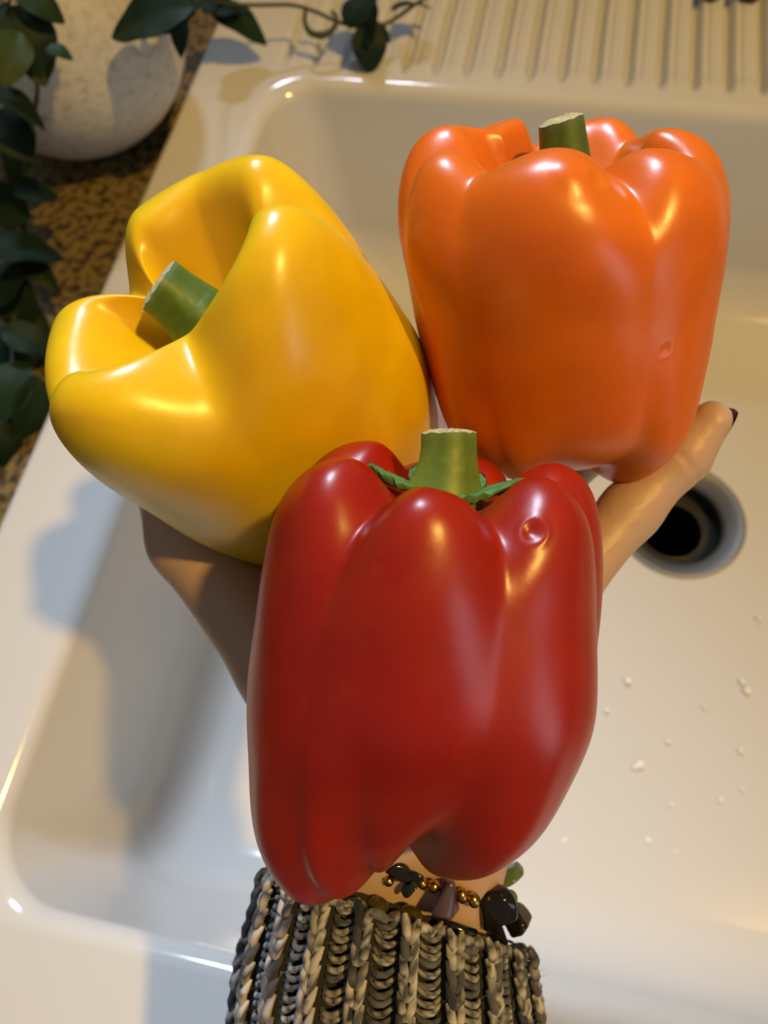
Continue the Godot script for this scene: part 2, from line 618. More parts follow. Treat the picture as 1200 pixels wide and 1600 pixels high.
func drop_mesh() -> ArrayMesh:
	var b := Build.new()
	var prof := []
	for s in 9:
		var a := PI / 2.0 * s / 8.0
		prof.append([cos(a), sin(a) * 0.55])
	lathe(b, prof, 20)
	return b.mesh()

func build_pot(mat: Material, soil: Material) -> Vector3:
	var at := Vector3(-0.398, -0.014, -0.545)
	var pot := thing("plant_pot", "round white speckled ceramic plant pot standing on the granite counter", "pot", Transform3D(Basis(), at))
	var b := Build.new()
	var prof := []
	prof.append([0.0, 0.0])
	prof.append([0.035, 0.0])
	for s in 41:
		var a := deg_to_rad(lerpf(-68.0, 52.0, s / 40.0))
		prof.append([0.099 * cos(a), 0.092 + 0.099 * sin(a)])
	prof.append([0.062, 0.176])
	prof.append([0.058, 0.177])
	prof.append([0.055, 0.174])
	prof.append([0.058, 0.155])
	prof.append([0.0, 0.152])
	lathe(b, prof, 96)
	put("bowl", b.mesh(), mat, pot)
	var s := Build.new()
	lathe(s, [[0.0, 0.1605], [0.03, 0.160], [0.0565, 0.158]], 48)
	put("soil", s.mesh(), soil, pot)
	return at

func leaf_mesh(ratio: float, fold: float, bend: float, point: float) -> ArrayMesh:
	var b := Build.new()
	var rows := 18
	var cols := 9
	for r in rows + 1:
		var t := float(r) / rows
		var w := ratio * 0.5 * pow(sin(PI * pow(t, point)), 0.75)
		if r == 0 or r == rows:
			w = 0.0
		for k in cols:
			var s := k * 2.0 / (cols - 1) - 1.0
			var y := -bend * (t - 0.35) * (t - 0.35) + fold * absf(s) * w * 1.4 - 0.05 * w * s * s + 0.012 * sin(t * 14.0) * absf(s)
			b.add(Vector3(t - 0.5, y, s * w), Color(1, 1, 1).lerp(Color(1.9, 1.7, 1.5), exp(-s * s * 40.0) * 0.5), Vector2(t, s))
	b.sheet(0, rows + 1, cols, false)
	var first := b.v.size()
	for k in first:
		b.add(b.v[k] - Vector3(0, 0.008, 0), b.c[k], b.uv[k])
	b.sheet(first, rows + 1, cols, false, true)
	return b.mesh()

# ------------------------------------------------------------------ hand, sleeve and bracelets
func bone(list: Array, pts: Array) -> void:                   # [px, py, depth, radius mm] joints seen from the eye
	for k in pts.size() - 1:
		var a: Array = pts[k]
		var b: Array = pts[k + 1]
		list.append([view(a[0], a[1], a[2]), view(b[0], b[1], b[2]), a[3] * 0.001, b[3] * 0.001])

# a flexion line pressed into the skin across a finger
func crease(b: Build, at: Vector3, along: Vector3, reach: float) -> void:
	var n := along.normalized()
	for k in b.v.size():
		var d := b.v[k] - at
		if d.length() < reach * 1.6:
			var s := d.dot(n)
			var side := (d - n * s)
			b.v[k] -= side.normalized() * 0.00035 * exp(-pow(s / 0.0010, 2.0))

func nail(parent: Node, tip: Vector3, along: Vector3, back: Vector3, r: float, mat: Material) -> void:
	var y := along.normalized()
	var z := (back - y * back.dot(y)).normalized()
	var x := y.cross(z)
	var b := Build.new()
	for under in 2:
		var first := b.v.size()
		for j in 9:
			var t := j / 8.0
			for k in 9:
				var s := k / 4.0 - 1.0
				var w := 0.95 * (1.0 - 0.25 * pow(absf(2.0 * t - 1.0), 4.0))
				var a := s * w
				var rr := r * (1.04 if under == 0 else 0.96) - r * 0.25 * t * t
				b.add(tip + z * cos(a) * rr + x * sin(a) * rr + y * r * lerpf(-0.9, 1.25 - 0.25 * s * s, t))
		b.sheet(first, 9, 9, false, under == 0)
	put("fingernail", b.mesh(), mat, parent)

func chip_mesh(seed_: int, planes: int, cutdepth: float) -> ArrayMesh:      # a tumbled stone: a ball cut by planes
	var r := RandomNumberGenerator.new()
	r.seed = seed_
	var cuts := []
	for k in planes:
		cuts.append([Vector3(r.randfn(), r.randfn(), r.randfn()).normalized(), r.randf_range(cutdepth, 0.86)])
	var b := Build.new()
	for j in 33:
		for k in 48:
			var a := PI * j / 32.0
			var p := Vector3(sin(a) * cos(TAU * k / 48.0), cos(a), sin(a) * sin(TAU * k / 48.0))
			var len_ := 1.0
			for c in cuts:
				var d: float = p.dot(c[0])
				if d > 0.05:
					var e: float = c[1] / d
					len_ = -0.03 * log(exp(-len_ / 0.03) + exp(-e / 0.03))
			b.add(p * len_)
	b.sheet(0, 33, 48, true, true)
	return b.mesh()

func ball_mesh() -> ArrayMesh:
	var b := Build.new()
	var prof := []
	for s in 17:
		var a := PI * s / 16.0 - PI / 2.0
		prof.append([maxf(cos(a), 0.02), sin(a)])
	lathe(b, prof, 28)
	return b.mesh()

# the cuff: round the forearm, `around` in turns and `down` in metres from its edge
func cuff(around: float, down: float, lift: float) -> Vector3:
	var a := TAU * around
	var centre := Vector2(lerpf(621, 600, down / 0.05), 1428.0 + down / 0.248 * FOCAL)
	var wide := 0.0428 + 0.05 * down + 0.004 * smoothstep(0.0, 0.03, down) + lift
	var thick := 0.0325 + 0.06 * down + lift
	var at := view(centre.x, centre.y, 0.250)
	var ex := eye.basis.x
	var ez := eye.basis.z
	var slope := -0.0130 * cos(a) + 0.0155 * sin(a)
	return at + ex * cos(a) * wide + ez * sin(a) * thick + eye.basis.y * slope * (1.0 - smoothstep(0.0, 0.09, down))

func build_sleeve(person: Node) -> void:
	var periods := 21
	var row := 0.0047
	var rows := 17
	var base := Build.new()
	var cols := periods * 8
	for r in 46:
		var d := 0.085 * r / 45.0
		for k in cols:
			var u := float(k) / cols
			var rib := 0.5 + 0.5 * cos(TAU * u * periods)
			base.add(cuff(u, d + 0.0015, -0.0035 + 0.0028 * rib), Color(0.016, 0.016, 0.019))
	for r in 6:
		for k in cols:
			var u := float(k) / cols
			base.add(cuff(u, 0.004 * r, -0.0075), Color(0.016, 0.016, 0.019))
	base.sheet(0, 46, cols, true)
	base.sheet(46 * cols, 6, cols, true, true)
	for k in cols:
		base.quad(k, (k + 1) % cols, 46 * cols + (k + 1) % cols, 46 * cols + k)
	var knit := plain(Color.WHITE, 0.9)
	knit.vertex_color_use_as_albedo = true
	knit.rim_enabled = true
	knit.rim = 0.3
	var sleeve := put("sweater_sleeve", base.mesh(), knit, person)
	var cream := Color(0.54, 0.51, 0.46)
	var grey := Color(0.125, 0.13, 0.15)
	var black := Color(0.014, 0.016, 0.026)
	var b := Build.new()
	for j in periods:
		for i in rows:
			for s in [-1.0, 1.0]:
				var u := (j + 0.0) / periods
				var wide := 0.098 / periods
				var pts := []
				for t in 5:
					var f := t / 4.0
					var jit := 0.0004 * rng.randfn()
					pts.append(cuff(u + s * wide * lerpf(1.55, 0.25, f), row * (i + lerpf(-0.35, 1.05, f)) + jit, 0.0006 + 0.0014 * sin(PI * f)))
				var light := rng.randf()
				var c1 := cream.lerp(grey, clampf(rng.randfn(0.25, 0.35), 0.0, 1.0))
				var c2 := grey.lerp(black if light < 0.75 else cream, 0.2 + 0.8 * rng.randf())
				if rng.randf() < 0.22:
					c1 = grey.lerp(black, rng.randf())
				tube(b, pts, [0.0007, 0.00125, 0.00138, 0.00125, 0.0008], 8, [c1, c2], 1500.0)
			for s in 2:
				var u := (j + 0.5) / periods
				var wide := 0.56 / periods
				var pts := []
				var y := row * (i + 0.5 * s) + 0.0003 * rng.randfn()
				var dir := 0.0007 + 0.0004 * rng.randfn()
				for t in 6:
					var f := t / 5.0
					pts.append(cuff(u + wide * (f - 0.5), y + dir * (2.0 * f - 1.0) + 0.0006 * sin(PI * f), -0.0026 + 0.0026 * sin(PI * f)))
				var c1 := cream.lerp(grey, clampf(rng.randfn(0.3, 0.35), 0.0, 1.0))
				var c2 := grey.lerp(black, rng.randf())
				if rng.randf() < 0.25:
					c1 = grey
				tube(b, pts, [0.0005, 0.0008, 0.0009, 0.0009, 0.0008, 0.0005], 8, [c1, c2], 1700.0)
		# the cast-on edge: a loop over every rib
		for s in 2:
			var pts := []
			for t in 9:
				var f := t / 8.0
				var u := (j - 0.25 + 0.5 * s + 0.5 * (f - 0.5)) / periods
				pts.append(cuff(u, -0.0012 * sin(PI * f) + 0.0012, 0.0006 - 0.002 * s))
			tube(b, pts, [0.0008, 0.0012, 0.0014, 0.0015, 0.0015, 0.0015, 0.0014, 0.0012, 0.0008], 8, [cream.lerp(grey, rng.randf()), grey.lerp(black, rng.randf())], 1500.0)
	var stitches := put("knit_stitches", b.mesh(), knit, sleeve)
	stitches.set_meta("kind", "stuff")
	var fz := Build.new()
	for k in 420:
		var u := rng.randf()
		var d := rng.randf() * 0.07
		var p := cuff(u, d, 0.001)
		var out := (cuff(u, d, 0.01) - p).normalized()
		var dir := (out + Vector3(rng.randfn(), rng.randfn(), rng.randfn()) * 0.7).normalized()
		var pts := [p]
		var len_ := rng.randf_range(0.002, 0.0055)
		for t in 4:
			dir = (dir + Vector3(rng.randfn(), rng.randfn(), rng.randfn()) * 0.45).normalized()
			pts.append(pts[-1] + dir * len_ / 4.0)
		tube(fz, pts, [0.00006, 0.00006, 0.00006, 0.00005, 0.00003], 3, [grey.lerp(cream, rng.randf() * 0.6)])
	var fuzz := put("wool_fuzz", fz.mesh(), knit, sleeve)
	fuzz.set_meta("kind", "stuff")

func string_beads(parent: Node, pts: Array, cordmat: Material) -> void:
	var line := []
	for p in pts:
		line.append(view(p[0], p[1], p[2] * 0.94))
	var fine := spline(line, 6)
	var rad := []
	for k in fine.size():
		rad.append(0.00045)
	var b := Build.new()
	tube(b, fine, rad, 6, [Color.WHITE])
	put("cord", b.mesh(), cordmat, parent)

func bead(parent: Node, called: String, mesh: Mesh, mat: Material, px: float, py: float, depth: float, size: Vector3, roll := 0.0, spin := 0.0) -> void:
	var bas := eye.basis * Basis(Vector3(0, 0, 1), deg_to_rad(roll)) * Basis(Vector3(0, 1, 0), deg_to_rad(spin)) * Basis.from_scale(size * 0.00094)
	put(called, mesh, mat, parent, Transform3D(bas, view(px, py, depth * 0.94)))

# ------------------------------------------------------------------ the scene
func _ready() -> void:
	rng.seed = 4711
	eye = Transform3D(Basis(Vector3(0.979, -0.07, -0.19), Vector3(-0.144, 0.42, -0.896), Vector3(0.143, 0.905, 0.4007)).orthonormalized(), Vector3(0, 0.45, 0))
	var cam := Camera3D.new()
	cam.name = "camera"
	cam.transform = eye
	cam.near = 0.01
	cam.far = 30.0
	var lens := CameraAttributesPhysical.new()
	lens.frustum_focal_length = 18.0
	lens.frustum_focus_distance = 0.19
	lens.frustum_near = 0.01
	lens.frustum_far = 30.0
	lens.exposure_aperture = 9.0
	cam.attributes = lens
	add_child(cam)
	cam.fov = 67.38
	var we := WorldEnvironment.new()
	we.name = "surroundings"
	var env := Environment.new()
	env.background_mode = Environment.BG_SKY
	var sky := Sky.new()
	var sm := ProceduralSkyMaterial.new()
	sm.sky_top_color = lin(0.12, 0.122, 0.118)
	sm.sky_horizon_color = lin(0.13, 0.132, 0.128)
	sm.ground_bottom_color = lin(0.07, 0.06, 0.05)
	sm.ground_horizon_color = lin(0.095, 0.09, 0.075)
	sm.sun_angle_max = 0.0
	sky.sky_material = sm
	env.sky = sky
	env.background_energy_multiplier = 1.0
	env.tonemap_mode = Environment.TONE_MAPPER_LINEAR
	env.tonemap_exposure = 1.0
	env.sdfgi_enabled = true
	env.ssao_enabled = true
	env.ssil_enabled = true
	we.environment = env
	add_child(we)
	# warm ceiling lamp up to the right, a second one over the drainboard, and a bluish window beyond it
	lamp("ceiling_lamp_light", Vector3(1.36, 2.85, 0.06), lin(1.0, 0.60, 0.13), 7.0, 0.065)
	var day := SpotLight3D.new()
	day.name = "window_daylight"
	day.light_color = lin(0.70, 0.82, 1.0)
	day.light_energy = 10.5
	day.light_size = 0.24
	day.spot_angle = 9.3
	day.spot_angle_attenuation = 1.0
	day.spot_range = 12.0
	day.shadow_enabled = true
	day.transform = Transform3D(Basis(), Vector3(-0.70, 2.35, -2.05)).looking_at(Vector3(-0.08, 0.0, -0.04))
	add_child(day)
	# a paler glass door to the right of and behind the camera
	var door := AreaLight3D.new()
	door.name = "glass_door_daylight"
	door.area_size = Vector2(0.8, 1.7)
	door.light_color = lin(0.80, 0.90, 1.0)
	door.light_energy = 0.8
	door.shadow_enabled = true
	door.transform = Transform3D(Basis(), Vector3(2.2, 0.90, 1.1)).looking_at(Vector3(0, 0.25, -0.05))
	add_child(door)

	# setting
	var enamel := plain(lin(0.61, 0.60, 0.58), 0.10)
	enamel.metallic_specular = 0.5
	var steel := plain(lin(0.24, 0.24, 0.24), 0.55, 1.0)
	build_sink(enamel, steel, plain(lin(0.01, 0.01, 0.01), 0.6), plain(lin(0.004, 0.004, 0.004), 0.7))
	var granite := triplanar(plain(Color.WHITE, 0.35), 3.0, true)
	granite.albedo_texture = noise_texture(21, 0.03, 1024, 3, ramp([[0.0, lin(0.012, 0.008, 0.003)], [0.27, lin(0.035, 0.023, 0.008)], [0.38, lin(0.11, 0.075, 0.022)], [0.55, lin(0.16, 0.115, 0.036)], [0.75, lin(0.21, 0.15, 0.055)], [1.0, lin(0.15, 0.09, 0.03)]]))
	var top := Build.new()
	for q in [[-1.1, -0.322, -1.7, 0.45], [-0.322, 0.9, -1.7, -1.30]]:
		for y in [-0.014, -0.05]:
			flat(top, q[0], q[1], q[2], q[3], y)
	var counter := put("countertop", top.mesh(), granite, self)
	tag(counter, "mottled brown and gold granite countertop left of the white sink", "countertop")
	counter.set_meta("kind", "structure")

	# peppers
	var skin := skin_material()
	var green := plain(Color.WHITE, 0.5)
	green.vertex_color_use_as_albedo = true
	var cork := plain(Color.WHITE, 0.9)
	cork.vertex_color_use_as_albedo = true

	var red := thing("red_bell_pepper", "red bell pepper with an upright green stem, nearest the camera, resting on the wrist", "bell pepper",
		set_down(RED), "bell peppers in the hand")
	var rb := Build.new()
	pepper_skin(rb, RED, [[Vector3(17.7, 108.6, 29.5), 1.9, 1.1], [Vector3(-14.4, 100.8, 40.0), 0.8, 0.5]], 3, Color(0.31, 0.012, 0.001))
	put("skin", rb.mesh(), skin, red)
	stalk(red, [Vector3(0, -2, 0), Vector3(0.2, 3, 0), Vector3(0.3, 8, 0.2), Vector3(0, 12.5, 0), Vector3(-0.4, 16.8, -0.3)], [10.2, 9.4, 7.7, 6.9, 6.8], Vector3(-0.3, RED.pit + 1.2, 0), green, cork, Color(0.11, 0.17, 0.02), Color(0.16, 0.22, 0.05), 12)
	calyx(red, [[14, 21, 38, 6.0], [163, 21, 48, 5.0], [92, 13, 30, 1], [250, 17, 30, 3], [310, 16, 30, 3]], Vector3(-0.3, RED.pit + 2.5, 0), green, Color(0.06, 0.17, 0.05), 13)

	var orange := thing("orange_bell_pepper", "orange bell pepper standing upright behind the red one, on the finger tips", "bell pepper",
		set_down(ORANGE), "bell peppers in the hand")
	var ob := Build.new()
	pepper_skin(ob, ORANGE, [[Vector3(-8.0, 99.0, 41.0), 4.0, -0.5], [Vector3(-2.0, 98, 41.5), 2.2, 0.7], [Vector3(17.0, 53.9, 41.3), 1.4, 0.35]], 8, Color(0.70, 0.145, 0.002))
	put("skin", ob.mesh(), skin, orange)
	stalk(orange, [Vector3(0, -2, 0), Vector3(0.2, 5, 0), Vector3(0.2, 11, 0.2), Vector3(-0.2, 18, 0), Vector3(-1.0, 24, 0)], [8.8, 8.2, 7.4, 6.5, 6.0], Vector3(0.8, ORANGE.pit, 0), green, cork, Color(0.07, 0.14, 0.025), Color(0.13, 0.22, 0.16), 22)
	calyx(orange, [[150, 19, 24, 7], [20, 15, 30, 2], [90, 14, 30, 1], [220, 16, 30, 2], [300, 16, 30, 3]], Vector3(0.8, ORANGE.pit + 0.5, 0), green, Color(0.05, 0.14, 0.07), 23)

	var yellow := thing("yellow_bell_pepper", "yellow bell pepper tilted to the left with its stem pit open", "bell pepper",
		set_down(YELLOW), "bell peppers in the hand")
	var yb := Build.new()
	pepper_skin(yb, YELLOW, [], 15, Color(0.78, 0.50, 0.001))
	put("skin", yb.mesh(), skin, yellow)
	stalk(yellow, [Vector3(0.5, -2, 2), Vector3(0.2, 6, 0), Vector3(-0.2, 10, -2.5), Vector3(-0.9, 14, -5.0), Vector3(-1.8, 18, -7.2)], [10.0, 9.0, 8.0, 7.2, 7.0], Vector3(0, YELLOW.pit + 2.0, 0), green, cork, Color(0.06, 0.12, 0.015), Color(0.12, 0.24, 0.20), 32)
	calyx(yellow, [[170, 18, 26, 3], [330, 19, 26, 5], [90, 14, 30, 1], [250, 16, 30, 2], [30, 16, 30, 2]], Vector3(0, YELLOW.pit + 1.0, 0), green, Color(0.03, 0.12, 0.07), 33)

	# person: hand with sleeve
	var person := thing("person", "hand with dark red nails in a grey marled knit sleeve, holding the peppers", "person")
	var bones := []
	bone(bones, [[560, 1720, 0.255, 20], [565, 1430, 0.247, 15.5], [560, 1250, 0.239, 17]])
	bone(bones, [[690, 1720, 0.255, 20], [692, 1430, 0.247, 15.5], [738, 1230, 0.239, 16.5], [845, 1030, 0.239, 12], [868, 935, 0.24, 10]])
	bone(bones, [[640, 1420, 0.249, 15], [660, 1220, 0.244, 16.5], [660, 1050, 0.248, 14], [760, 900, 0.26, 11.5]])
	bone(bones, [[600, 1400, 0.249, 15], [620, 1180, 0.244, 16], [600, 1050, 0.25, 14], [660, 880, 0.264, 11.5]])
	bone(bones, [[560, 1250, 0.24, 16], [560, 1080, 0.248, 14.5], [560, 890, 0.28, 12]])
	bone(bones, [[868, 935, 0.24, 10], [985, 797, 0.246, 8.6], [1066, 714, 0.2445, 7.6], [1112, 657, 0.241, 6.2]])
	bone(bones, [[760, 900, 0.26, 11], [850, 775, 0.27, 9], [915, 705, 0.28, 8], [950, 650, 0.281, 7]])
	bone(bones, [[660, 880, 0.264, 11], [690, 730, 0.283, 9.5], [690, 650, 0.288, 8.5], [670, 600, 0.29, 7.5]])
	bone(bones, [[560, 890, 0.28, 11], [500, 740, 0.306, 9.5], [470, 650, 0.317, 8.5], [450, 590, 0.314, 7.5]])
	bone(bones, [[580, 1280, 0.241, 17.5], [450, 1040, 0.248, 15.6], [300, 842, 0.273, 14.6], [272, 770, 0.283, 13.3]])
	var hb := Build.new()
	flesh(hb, bones, 0.0016, 0.0024, Color(0.56, 0.29, 0.16))
	crease(hb, view(1060, 720, 0.243), eye.basis * Vector3(0.75, 0.66, 0.06), 0.009)
	var skinmat := plain(lin(0.53, 0.355, 0.26), 0.45)
	skinmat.subsurf_scatter_enabled = true
	skinmat.subsurf_scatter_strength = 0.15
	skinmat.heightmap_enabled = true
	skinmat.heightmap_texture = noise_texture(44, 0.06, 512, 4)
	skinmat.heightmap_scale = 0.006
	triplanar(skinmat, 20.0)
	put("hand", hb.mesh(), skinmat, person)
	var polish := plain(lin(0.10, 0.018, 0.035), 0.25)
	nail(person, view(1112, 657, 0.241), eye.basis * Vector3(0.62, 0.78, 0.04), eye.basis * Vector3(0.75, -0.35, -0.55), 0.0064, polish)
	for q in [[950, 650, 0.281, 0.0072, 0.5, 0.8], [670, 600, 0.290, 0.0077, -0.2, 0.95], [450, 590, 0.314, 0.0077, -0.2, 0.95], [272, 770, 0.283, 0.0134, -0.35, 0.9]]:
		nail(person, view(q[0], q[1], q[2]), eye.basis * Vector3(q[4], q[5], 0.0), eye.basis * Vector3(-0.1, 0.05, -1.0), q[3], polish)
	build_sleeve(person)

	# bracelets
	var gold := plain(lin(0.50, 0.30, 0.07), 0.25, 1.0)
	var onyx := plain(lin(0.012, 0.010, 0.012), 0.12)
	var cordmat := plain(lin(0.02, 0.02, 0.02), 0.8)
	var amethyst := plain(lin(0.09, 0.06, 0.10), 0.15)
	var moss := plain(lin(0.10, 0.17, 0.09), 0.2)
	var pine := plain(lin(0.012, 0.026, 0.020), 0.15)
	var olive := plain(lin(0.06, 0.05, 0.012), 0.12)
	var clear := plain(lin(0.16, 0.14, 0.08), 0.1)
	var ball := ball_mesh()
	var chips := []
	for k in 4:
		chips.append(chip_mesh(60 + k, 9, 0.5))
	var b1 := thing("bracelet", "bracelet of dark stone chips, gold beads and a purple amethyst below the red pepper", "bracelet")
	string_beads(b1, [[520, 1372, 0.245], [600, 1372, 0.240], [680, 1388, 0.240], [750, 1412, 0.246], [815, 1440, 0.262]], cordmat)
	bead(b1, "dark_stone", chips[0], onyx, 622, 1364, 0.240, Vector3(4.5, 3.4, 3.2), -20)
	bead(b1, "dark_stone", chips[1], onyx, 650, 1372, 0.240, Vector3(3.6, 2.6, 3.0), -30, 40)
	bead(b1, "green_chip", chips[2], pine, 640, 1388, 0.238, Vector3(3.6, 2.6, 2.4), 35)
	bead(b1, "gold_bead", ball, gold, 607, 1376, 0.240, Vector3(1.8, 1.8, 1.8))
	bead(b1, "gold_bead", ball, gold, 660, 1380, 0.239, Vector3(1.6, 1.9, 1.8))
	bead(b1, "gold_bead", ball, gold, 678, 1385, 0.239, Vector3(2.1, 2.1, 2.1))
	var tri := Build.new()
	for q in [[-0.5, 1.0], [0.5, 1.0]]:
		pass
	var prof := [[0.02, 1.25], [0.30, 1.18], [0.42, 1.0], [0.98, -0.85], [0.92, -1.05], [0.7, -1.12], [0.02, -1.1]]
	lathe(tri, prof, 4)
	bead(b1, "amethyst", tri.mesh(), amethyst, 699, 1404, 0.237, Vector3(5.4, 4.6, 3.6), -8, 30)
	bead(b1, "gold_bead", ball, gold, 722, 1399, 0.240, Vector3(1.9, 2.6, 2.2), 10)
	bead(b1, "gold_bead", ball, gold, 740, 1406, 0.240, Vector3(2.1, 2.5, 2.2), 15)
	bead(b1, "dark_stone", chips[3], onyx, 770, 1418, 0.246, Vector3(8.8, 7.6, 5.4), -18)
	bead(b1, "dark_stone", chips[0], onyx, 810, 1440, 0.256, Vector3(6.2, 5.8, 5.2), 30, 70)
	bead(b1, "clear_bead", ball, clear, 797, 1404, 0.258, Vector3(2.6, 2.9, 2.6))
	bead(b1, "green_stone", chips[2], moss, 797, 1366, 0.262, Vector3(6.0, 3.8, 4.0), 20, 20)
	var b2 := thing("bracelet", "bracelet of round olive beads half under the sleeve's cuff", "bracelet")
	string_beads(b2, [[560, 1412, 0.240], [590, 1420, 0.2375], [640, 1436, 0.2375], [720, 1452, 0.241], [800, 1472, 0.255]], cordmat)
	bead(b2, "olive_bead", ball, olive, 589, 1421, 0.2375, Vector3(3.9, 3.9, 3.9))
	bead(b2, "olive_bead", ball, olive, 640, 1437, 0.2375, Vector3(4.2, 4.2, 4.2))
	bead(b2, "flat_stone", chips[1], onyx, 706, 1450, 0.240, Vector3(8.6, 3.2, 3.0), -6)
	bead(b2, "flat_stone", chips[3], onyx, 775, 1464, 0.249, Vector3(7.6, 4.0, 3.4), -12, 120)

	# water drops on the floor of the basin
	var water := plain(lin(0.86, 0.85, 0.80), 0.06)
	water.clearcoat_enabled = true
	water.clearcoat = 1.0
	water.clearcoat_roughness = 0.03
	var drop := drop_mesh()
	var spots := [[981, 1064, 3.0, "pale water drop on the basin floor closest to the red pepper's right bulge"], [1160, 1065, 2.4, "upper of two touching pale water drops near the right edge of the photo"], [1167, 1079, 3.0, "lower of two touching pale water drops near the right edge of the photo"], [948, 1110, 2.2, "faint small water drop close beside the red pepper's lower right side"], [1044, 1159, 2.2, "lone faint water drop above and to the right of the largest drop"], [1000, 1195, 4.0, "largest pale water drop on the basin floor, a smaller one stuck to its left"], [992, 1198, 2.8, "small water drop stuck to the left of the largest drop"], [1157, 1173, 2.4, "faint water drop below the touching pair near the right edge"], [1049, 1257, 2.2, "faint water drop straight below and right of the largest drop"], [1126, 1250, 2.4, "left upper drop of three small clustered drops at the lower right"], [1159, 1233, 1.8, "right drop of three small clustered drops at the lower right"], [1123, 1275, 1.5, "lowest and smallest of three clustered drops at the lower right"], [1013, 1313, 3.0, "bright white water drop nearest the front wall of the basin"], [882, 1313, 2.4, "faint water drop closest to the green stone of the bracelet"], [1100, 1105, 1.5, "tiny water drop to the left of the touching pair"], [1187, 965, 1.8, "tiny water drop at the right edge of the photo, just below the drain"], [1055, 1330, 1.4, "tiny water drop to the right of the bright drop near the front wall"]]
	for s in spots.size():
		var q: Array = spots[s]
		var d := (view(q[0], q[1], 1.0) - eye.origin)
		var hit := eye.origin + d * ((-0.2008 - eye.origin.y) / d.y)
		var o := put("water_drop", drop, water, self, Transform3D(Basis.from_scale(Vector3.ONE * q[2] * 0.00085), hit))
		tag(o, q[3], "water drop", "water drops in the basin")

	# crumbs on the other side of the basin
	var dark := plain(lin(0.05, 0.045, 0.035), 0.8)
	for q in [[258, 1112, 2.2, "tiny dark crumb on the basin floor, the upper of two left of the red pepper"], [281, 1076, 1.7, "smaller dark crumb on the basin floor close to the hand, left of the red pepper"]]:
		var e := view(q[0], q[1], 1.0) - eye.origin
		var spot := eye.origin + e * ((-0.2015 - eye.origin.y) / e.y)
		tag(put("crumb", chips[1], dark, self, Transform3D(Basis.from_scale(Vector3(1.0, 0.5, 0.8) * q[2] * 0.0007), spot)), q[3], "crumb")
	# rack at the far end of the drainboard: its feet reach into view
	var rack := thing("drying_rack", "black feet of a wire rack standing on the ribbed drainboard", "rack", Transform3D(Basis(), Vector3(0.156, -0.0015, -0.749)))
	var foot := Build.new()
	lathe(foot, [[0.0, 0.0], [0.0075, 0.0], [0.0085, 0.0015], [0.0085, 0.02], [0.006, 0.024], [0.0, 0.025]], 24)
	var wires := Build.new()
	for x in [-0.033, 0.0]:
		for z in [0.0, -0.28]:
			put("foot", foot.mesh() if z == 0.0 and x < -0.01 else rack.get_child(0).mesh, dark, rack, Transform3D(Basis(), Vector3(x, 0, z)))
		tube(wires, [Vector3(x, 0.02, 0), Vector3(x, 0.10, 0), Vector3(x, 0.11, -0.01), Vector3(x, 0.11, -0.27), Vector3(x, 0.10, -0.28), Vector3(x, 0.02, -0.28)], [0.002, 0.002, 0.002, 0.002, 0.002, 0.002], 8, [Color.WHITE])
	put("wire_frame", wires.mesh(), dark, rack)
	build_plant()

func lamp(called: String, at: Vector3, c: Color, energy: float, size: float) -> void:
	var l := OmniLight3D.new()
	l.name = called
	l.position = at
	l.light_color = c
	l.light_energy = energy
	l.light_size = size
	l.omni_range = 12.0
	l.omni_attenuation = 2.0
	l.shadow_enabled = true
	add_child(l)

